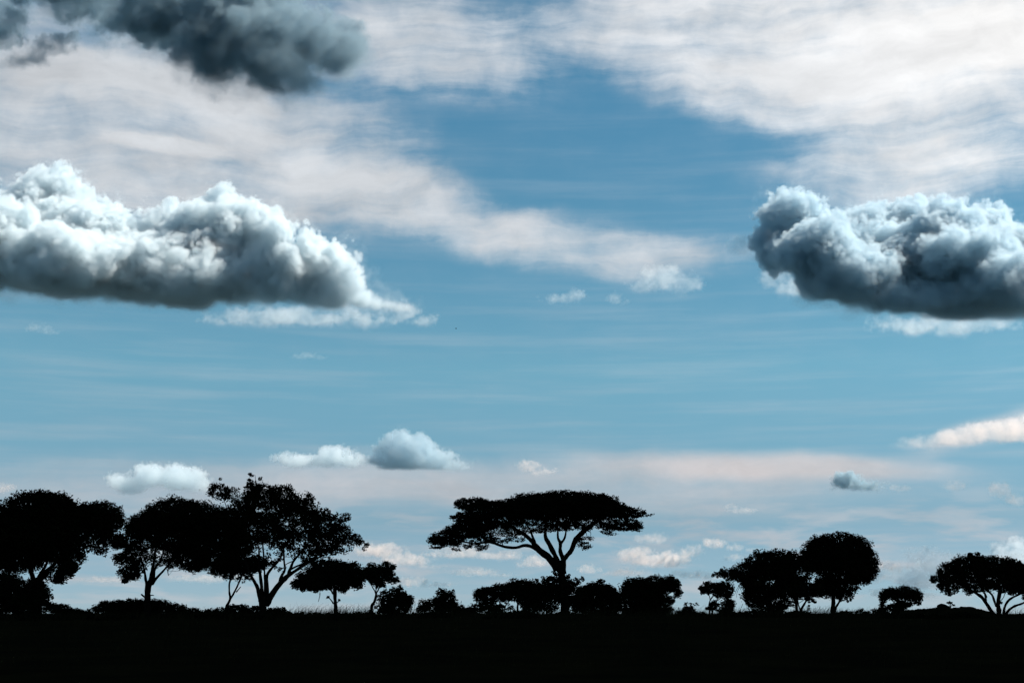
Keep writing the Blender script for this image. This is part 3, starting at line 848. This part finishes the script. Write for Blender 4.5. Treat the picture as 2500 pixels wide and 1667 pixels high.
# ------------------------------------------------------------------ earth mound, boulder
def build_mound():
    rng = np.random.default_rng(70)
    prof = [(540, 1262), (640, 1240), (760, 1222), (880, 1195), (960, 1180), (1060, 1166), (1180, 1160), (1290, 1146), (1400, 1140), (1480, 1150), (1560, 1150), (1620, 1134), (1690, 1140), (1770, 1162), (1800, 1190), (1860, 1212), (1950, 1243), (2050, 1262), (2150, 1275)]
    Y = 120.0
    xs = np.linspace(540, 2150, 110)
    zs = np.interp(xs, [p[0] for p in prof], [p[1] for p in prof])
    V = []
    rows = np.linspace(-1, 1, 25)
    for v in rows:
        for x, y in zip(xs, zs):
            p = at(*C8(x, y), Y)
            yy = Y + v * 6.0
            g = float(ground_h(p.x, yy)) - .1
            h = (p.z - g) * (1 - v * v) ** .7
            V.append((p.x, yy, g + max(h, 0) + (.05 * rng.standard_normal() if h > .1 else 0)))
    n, m = len(xs), len(rows)
    i = (np.arange(m - 1)[:, None] * n + np.arange(n - 1)[None, :]).ravel()
    o = mesh_obj('earth_mound', V, np.stack([i, i + 1, i + n + 1, i + n], -1), M_SOIL)
    tag(o, 'low earth mound rising from the plain at the right', None, None, 'structure')


def boulder(label, cx, cy, rx, ry, Y, seed):
    rng = np.random.default_rng(seed)
    import bmesh
    bm = bmesh.new()
    bmesh.ops.create_icosphere(bm, subdivisions=3, radius=1.0)
    mpp = Y / FPX * .2041
    c = at(*C8(cx, cy), Y)
    dirs = rng.standard_normal((9, 3))
    dirs /= np.linalg.norm(dirs, axis=1, keepdims=True)
    cut = rng.uniform(.6, .9, 9)
    for v in bm.verts:
        p = np.array(v.co)
        for d, k in zip(dirs, cut):
            t = p @ d
            if t > k:
                p = p - d * (t - k) * .9
        v.co = Vector(p * np.array([rx * mpp, rx * mpp * .8, ry * mpp]) * (1 + .03 * rng.standard_normal()))
    me = bpy.data.meshes.new('boulder')
    bm.to_mesh(me)
    bm.free()
    me.materials.append(M_ROCK)
    ob = bpy.data.objects.new('boulder', me)
    ob.location = c
    COL.objects.link(ob)
    tag(ob, label, 'boulder', 'rocks on the earth mound')


build_mound()
boulder('angular boulder on top of the earth mound beside the young plant', 1380, 1135, 75, 45, 119.5, 71)
boulder('flat boulder on the right shoulder of the earth mound', 1690, 1165, 95, 38, 119.5, 72)


# ------------------------------------------------------------------ grass
def blades(n, xr, yr, hr, width, rng, lean=.35):
    x = rng.uniform(xr[0], xr[1], n)
    y = rng.uniform(yr[0], yr[1], n)
    z = ground_h(x, y)
    h = hr[0] + (hr[1] - hr[0]) * rng.random(n) ** 2.2
    a = rng.uniform(0, 2 * np.pi, n)
    d = np.stack([np.cos(a), np.sin(a), np.zeros(n)], -1)
    la = rng.normal(.35, lean, n)
    L = np.stack([la, rng.normal(0, lean, n), np.zeros(n)], -1) * h[:, None]
    b = np.stack([x, y, z - .03], -1)
    up = np.array([0, 0, 1.0])
    m = b + L * .3 + up * h[:, None] * .62
    t = b + L + up * h[:, None]
    w = width * rng.uniform(.6, 1.4, n)[:, None]
    V = np.stack([b - d * w, b + d * w, m - d * w * .6, m + d * w * .6, t], 1).reshape(-1, 3)
    i = np.arange(n)[:, None] * 5
    return V, (i + np.array([[0, 1, 3, 2]])), (i + np.array([[2, 3, 4]]))


def grass():
    rng = np.random.default_rng(80)
    V, Q, T, o = [], [], [], 0
    jobs = [(24000, (-62, 62), (70, 175), (.18, .75), .012), (14000, (-50, 50), (95, 128), (.25, 1.0), .012), (16000, (-40, 40), (38, 80), (.12, .40), .010)]

    def zone(cr, xa, xb, Y, n, hr):
        pa, pb = at(*cr(xa, 1400), Y), at(*cr(xb, 1400), Y)
        jobs.append((n, (pa.x, pb.x), (Y - 4, Y + 5), hr, .011))
    zone(C4, 1020, 1780, 104, 1500, (.25, 1.25))
    zone(C4, 1380, 1500, 103, 250, (.3, 1.1))
    zone(C7, 990, 1190, 112, 160, (.3, 1.0))
    zone(C7, 1640, 2300, 114, 700, (.25, 1.1))
    zone(C8, -40, 360, 114, 300, (.25, .9))
    zone(C5, 820, 1700, 112, 400, (.2, .75))
    zone(C8, 480, 640, 116, 80, (.2, .8))
    for n, xr, yr, hr, wd in jobs:
        v, q, t = blades(n, xr, yr, hr, wd, rng)
        V.append(v)
        Q.append(q + o)
        T.append(t + o)
        o += len(v)
    ob = mesh_obj('grass', np.vstack(V), [np.vstack(Q), np.vstack(T)], M_GRASS)
    tag(ob, 'dark tufts of wild grass along the plain', 'grass', None, 'stuff')
    # thin grass on the mound
    V, Q, T, o = [], [], [], 0
    # long seed stalks that stand out against the sky
    st = []
    for cr, x, y0, x1, y1, Y in ((C7, 1060, 1330, 1115, 1170, 112), (C7, 1090, 1330, 1140, 1225, 112), (C7, 1150, 1330, 1165, 1260, 112), (C7, 2060, 1330, 2105, 1205, 113), (C7, 2150, 1330, 2215, 1230, 113), (C7, 1740, 1330, 1790, 1215, 113),
                                 (C8, 150, 1260, 245, 1160, 113), (C8, 280, 1260, 330, 1170, 113), (C8, 537, 1270, 537, 1180, 115), (C8, 735, 1260, 770, 1200, 115), (C8, -10, 1260, 20, 1140, 113), (C8, 300, 1260, 318, 1185, 113), (C5, 1540, 1020, 1565, 870, 112), (C5, 835, 1050, 850, 900, 110)):
        a, b = np.array(at(*cr(x, y0), Y)), np.array(at(*cr(x1, y1), Y))
        a[2] = min(a[2], float(ground_h(a[0], Y)) - .02)
        mid = a * .55 + b * .45 + np.array([-.04, 0, .06])
        st.append(tube([(a, .010), (mid, .009), (b, .008)], rng, 4, 0))
        d = (b - mid) / np.linalg.norm(b - mid)
        st.append(tube([(b - d * .28, .010), (b - d * .1, .022), (b + d * .06, .004)], rng, 4, .1))
    v, f = join(st)
    ob = mesh_obj('grass_stalk', v, f, M_GRASS)
    tag(ob, 'tall seed stalks of grass against the sky', 'grass', None, 'stuff')


grass()


def undergrowth():
    rng = np.random.default_rng(90)
    ells = []
    for _ in range(240):
        y = rng.uniform(88, 165)
        x = rng.uniform(-.40, .40) * y
        r = rng.uniform(.25, 1.3)
        h = rng.uniform(.06, .30) * (1.8 if rng.random() < .15 else 1)
        ells.append(((x, y, float(ground_h(x, y)) + h * .5), (r, r, h), .8))
    V, F = leaf_mesh(ells, rng, .17, .2, 14, 3.0)
    ob = mesh_obj('undergrowth', V, F, M_LEAF)
    tag(ob, 'low dark herbs and seedlings scattered along the skyline', 'undergrowth', None, 'stuff')


undergrowth()


# ------------------------------------------------------------------ birds
def bird(label, sx, sy, Y, span, bank):
    p = at(sx, sy, Y)
    e = bpy.data.objects.new('bird', None)
    e.location = p
    e.rotation_euler = (0, bank, .5)
    COL.objects.link(e)
    tag(e, label, 'bird', 'birds in flight')
    rng = np.random.default_rng(3)
    s = span
    body = tube([(np.array([-.22 * s, 0, 0]), .012 * s), (np.array([-.08 * s, 0, 0]), .06 * s), (np.array([.08 * s, 0, .01 * s]), .055 * s), (np.array([.18 * s, 0, .03 * s]), .035 * s), (np.array([.25 * s, 0, .02 * s]), .008 * s)], rng, 7, 0)
    v, f = join([body])
    mesh_obj('body', v, f, M_BARK, e, True)
    for k in (-1, 1):
        V = np.array([(.10, 0, .03), (-.06, 0, .03), (.12, .22 * k, .10), (-.05, .24 * k, .09), (.02, .50 * k, .05), (-.04, .47 * k, .045)]) * s
        V = np.vstack([V, V - np.array([0, 0, .012 * s])])
        F = np.array([(0, 2, 3, 1), (2, 4, 5, 3), (6, 7, 9, 8), (8, 9, 11, 10), (0, 6, 8, 2), (2, 8, 10, 4), (4, 10, 11, 5), (5, 11, 9, 3), (3, 9, 7, 1)])
        mesh_obj('wing', V, F, M_BARK, e)


bird('tiny dark bird in the blue right of the large left cumulus', 1113, 802, 260, .75, .5)
bird('tiny dark bird against the white cumulus behind the left trees', 487, 1195, 240, .55, -.3)
GR_H = 'cumulus clouds low over the horizon'
GR_S = 'small puffs of cloud in the blue middle sky'
cloud('cumulus_cloud', 'large white cumulus with heaped tops and dark flat base at the left edge', dsp(
    (110, 480, 118, 92, 130), (30, 500, 100, 80, 150), (215, 545, 110, 85, 60), (-40, 560, 140, 110, -60), (130, 600, 150, 75, -90), (300, 600, 150, 75, -20), (410, 530, 75, 70, 50), (490, 530, 95, 82, 30), (580, 570, 90, 92, 10),
    (640, 610, 95, 92, -20), (720, 630, 80, 78, 0), (780, 660, 70, 58, -20), (835, 685, 45, 30, -10), (430, 640, 280, 68, 0), (150, 640, 170, 50, -30), (885, 704, 46, 20, 0), (930, 718, 36, 14, 10)), 4600, base=708 * S, lump=80, seed=3, depth=.75, res=2.7, color=(.855, .945, .985), halo=.07)
cloud('cumulus_cloud', 'dark cored cumulus with bright rim at the right edge', dsp(
    (1825, 515, 76, 70, 20), (1772, 560, 42, 62, 40), (1880, 570, 100, 72, -50), (1965, 635, 105, 62, -70), (2055, 690, 110, 42, -60), (1890, 640, 70, 40, -20),
    (2000, 530, 85, 66, 140), (2100, 525, 85, 70, 150), (2175, 535, 80, 74, -10), (2235, 590, 105, 78, -90), (2315, 650, 120, 72, -110), (2210, 690, 150, 45, -70), (2270, 545, 90, 70, 110), (2355, 610, 100, 90, 60), (2120, 640, 90, 55, 30), (2080, 600, 130, 80, 40), (1960, 580, 90, 65, 40), (2160, 700, 180, 36, -40), (2330, 700, 140, 36, -60)),
    4200, base=738 * S, lump=74, seed=17, depth=.9, res=2.7, color=(.665, .81, .885), dens=.06, halo=.07)
cloud('rain_cloud', 'ragged dark grey cloud hanging from the top left edge', dsp(
    (180, -20, 150, 45), (400, 30, 190, 62), (600, 95, 190, 58), (770, 105, 75, 55), (640, 172, 125, 52), (500, 145, 120, 55), (790, 130, 60, 50), (560, -20, 120, 60)), 3000,
    lump=80, seed=5, dens=.085, wisp=.07, band=.15, depth=1.6, color=(.36, .50, .58), halo=.15)
cloud('cloud_scrap', 'torn grey cloud scrap in the top left corner', dsp((-10, 60, 75, 52), (50, 140, 80, 24), (120, 110, 60, 25)), 3050, lump=55, seed=6, dens=.07, wisp=.07, color=(.36, .5, .58))
cloud('cloud_scrap', 'pale ragged scrap hanging under the large left cumulus', dsp((700, 728, 190, 24), (560, 735, 80, 18), (830, 742, 60, 20)), 6200, lump=50, seed=7, dens=.012, wisp=.2)
cloud('cloud_scrap', 'pale puff trailing off the right end of the left cumulus', dsp((930, 715, 35, 24), (965, 740, 40, 18)), 5000, lump=32, seed=8, dens=.02, wisp=.1)
cloud('cloud_scrap', 'white scrap clinging to the lower left of the right cumulus', dsp((1790, 640, 40, 25), (1840, 665, 70, 25)), 5200, lump=40, seed=9, dens=.015, wisp=.15)
cloud('cloud_scrap', 'pale ragged scrap hanging under the right cumulus', dsp((2150, 750, 130, 28), (2250, 740, 80, 20)), 5800, lump=45, seed=10, dens=.012, wisp=.15)
cloud('cloud_scrap', 'torn fringe along the left underside of the right cumulus', dsp((1900, 690, 70, 22), (1960, 712, 60, 16)), 4300, lump=40, seed=13, dens=.012, wisp=.18)
cloud('cloud_scrap', 'smoky fringe at the lower left of the large left cumulus', dsp((20, 640, 70, 26), (90, 668, 70, 20)), 4500, lump=45, seed=14, dens=.016, wisp=.16)
cloud('cloud_scrap', 'small white scrap just left of the right cumulus', dsp((1700, 565, 32, 24), (1735, 590, 30, 16)), 4200, lump=28, seed=12, dens=.012, wisp=.2)
for i, (lab, rows, lump, dn, wp) in enumerate([
        ('wedge shaped white puff in the blue right of centre', [(1530, 640, 60, 30), (1580, 660, 45, 22), (1490, 660, 50, 18)], 40, .012, .12),
        ('left of two small white puffs right of the centre', [(1290, 690, 50, 12), (1325, 678, 22, 16)], 24, .014, .15),
        ('right of two small white puffs right of the centre', [(1412, 685, 18, 13), (1430, 697, 16, 8)], 18, .014, .15),
        ('small white puff in the blue below the large left cumulus', [(85, 752, 26, 10), (115, 764, 24, 8)], 18, .014, .15),
        ('thin flat puff left of centre below the clouds', [(700, 818, 28, 8), (735, 823, 18, 6)], 14, .012, .15)]):
    cloud('cloud_puff', lab, dsp(*rows), 5200, lump=lump, seed=20 + i, dens=dn, wisp=wp, group=GR_S, res=2.5)
cloud('cumulus_cloud', 'grey cored heap of cumulus above the gap between the trees', dsp((935, 1042, 62, 42), (985, 1060, 60, 26), (890, 1060, 50, 20), (1040, 1072, 40, 14)), 9000, base=1078 * S, lump=40, seed=31, dens=.018, color=(.66, .80, .87), halo=.1, group=GR_H, res=2.5)
cloud('cumulus_cloud', 'low white cumulus joined to the left of the grey cored heap', dsp((680, 1060, 48, 15), (768, 1048, 42, 22), (725, 1062, 60, 13), (810, 1056, 35, 16)), 9000, base=1076 * S, lump=30, seed=32, dens=.016, group=GR_H, res=2.5)
cloud('cumulus_cloud', 'white cumulus behind the dome shaped tree on the left', dsp((295, 1112, 48, 24), (345, 1095, 45, 28), (410, 1098, 55, 30), (450, 1110, 32, 24)), 9500, base=1142 * S, lump=36, seed=33, dens=.014, group=GR_H, res=2.5)

for i, (lab, rows, lump, dn, col) in enumerate([
        ('pale diagonal ridge of cloud right of the tallest left tree', [(870, 1262, 50, 15), (930, 1288, 60, 14), (990, 1302, 45, 9)], 26, .010, 0),
        ('low pale cloud bank just left of the acacia crown', [(1050, 1272, 60, 12), (1140, 1278, 60, 11)], 24, .008, 0),
        ('small pale heap seen left of the acacia trunk', [(1232, 1290, 28, 15), (1205, 1300, 30, 8)], 18, .009, 0),
        ('small pale heap seen right of the acacia trunk', [(1352, 1308, 28, 12)], 16, .009, 0),
        ('wide low cumulus right of the acacia', [(1460, 1272, 40, 16), (1540, 1285, 52, 19), (1500, 1292, 60, 12)], 22, .011, 0),
        ('faint grey puff above the wide low cumulus', [(1495, 1240, 38, 14)], 20, .005, 0),
        ('small bright puff right of the wide low cumulus', [(1640, 1250, 27, 12)], 18, .011, 0),
        ('low puff between the wide low cumulus and the right trees', [(1592, 1264, 26, 11), (1680, 1284, 34, 8)], 18, .007, 0),
        ('thin white wisp in the veil right of centre', [(1705, 1174, 32, 7), (1680, 1165, 14, 5)], 14, .008, 0),
        ('white wedge of cloud above the acacia crown', [(1212, 1070, 28, 13), (1248, 1086, 36, 9)], 22, .009, 0),
        ('small dark grey cloud low on the right', [(1945, 1104, 34, 22), (1990, 1118, 40, 13), (1960, 1120, 45, 12)], 26, .030, 1),
        ('pale puff right of the small dark grey cloud', [(2068, 1122, 24, 9)], 16, .005, 0),
        ('faint round puff below the pinkish cloud bank', [(2195, 1116, 28, 14)], 18, .004, 0),
        ('faint tall puff at the right edge below the pinkish bank', [(2298, 1125, 26, 18), (2330, 1150, 30, 18)], 20, .006, 0),
        ('grey towering cloud left of the right edge tree', [(2115, 1275, 32, 20), (2165, 1300, 66, 30), (2105, 1338, 60, 26)], 30, .010, 2),
        ('grey towering cloud behind the right edge tree', [(2300, 1262, 26, 16), (2338, 1252, 32, 18), (2340, 1285, 60, 25)], 26, .012, 2),
        ('pinkish low cloud beside the ball shaped tree', [(2040, 1302, 45, 13), (2010, 1330, 40, 14)], 22, .007, 0),
        ('long pinkish cloud bank at the right edge', [(2070, 1030, 50, 11), (2130, 1020, 80, 17), (2210, 1006, 100, 24), (2300, 992, 110, 32), (2400, 985, 110, 40)], 44, .005, 0),
        ('pale scrap of cloud at the left edge over the trees', [(8, 1122, 26, 13)], 18, .007, 0),
        ('thin flat cloud low between the two leftmost trees', [(250, 1332, 60, 8), (300, 1326, 30, 8)], 16, .006, 0),
        ('low flat cloud seen behind the slender leaning tree', [(470, 1330, 70, 11), (560, 1322, 40, 10)], 18, .006, 0),
        ('flat pale cloud just above the round leafy shrub', [(930, 1338, 50, 11), (985, 1346, 50, 7)], 18, .008, 0),
        ('small flat cloud above the low flat topped tree', [(1090, 1316, 50, 9), (1140, 1322, 40, 6)], 16, .007, 0),
        ('short pale cloud above the round low tree right of the acacia', [(1440, 1314, 36, 8), (1410, 1318, 24, 6)], 14, .007, 0),
        ('pale flat cloud right above the spindly shrub', [(1605, 1322, 46, 9), (1650, 1328, 30, 6)], 16, .007, 0),
        ('small cloud between the wide low cumulus and the tufted tree', [(1560, 1318, 22, 8)], 12, .008, 0),
        ('pinkish flat cloud right of the ball shaped tree near the ground', [(2050, 1362, 55, 12), (2110, 1372, 50, 8)], 20, .007, 0),
        ('small heaped cloud right of the wide low cumulus, nearest the right trees', [(1690, 1258, 22, 9), (1722, 1264, 20, 6)], 14, .008, 0)]):
    cloud('cumulus_cloud' if i not in (8, 11) else 'cloud_puff', lab, dsp(*rows), 13000, lump=lump, seed=50 + i, band=.16, dens=dn * (1.25, 1.8, 1.2)[col], wisp=.05, group=GR_H, res=2.5,
          color=((.99, .94, .91), (.50, .66, .74), (.80, .89, .94))[col], **({'amp': .35, 'warp': .3} if i == 17 else {}))
# added cloud beyond the frame, blocking the sun to darken plain and trees
sc_ = sun_dir * (1000.0 / sun_dir.z) + Vector((0, 115, 0))
cloud('cumulus_cloud', 'added cumulus out of view, blocking the sun over the trees and plain', None, None, res=1, lump=110, seed=99, dens=.06,
      world_parts=[(sc_ + Vector(d), r) for d, r in (((0, 0, 0), (330, 300, 90)), ((-160, 60, 30), (170, 150, 110)), ((120, -80, 40), (190, 170, 120)), ((40, 130, 20), (200, 150, 100)))], vox=22)
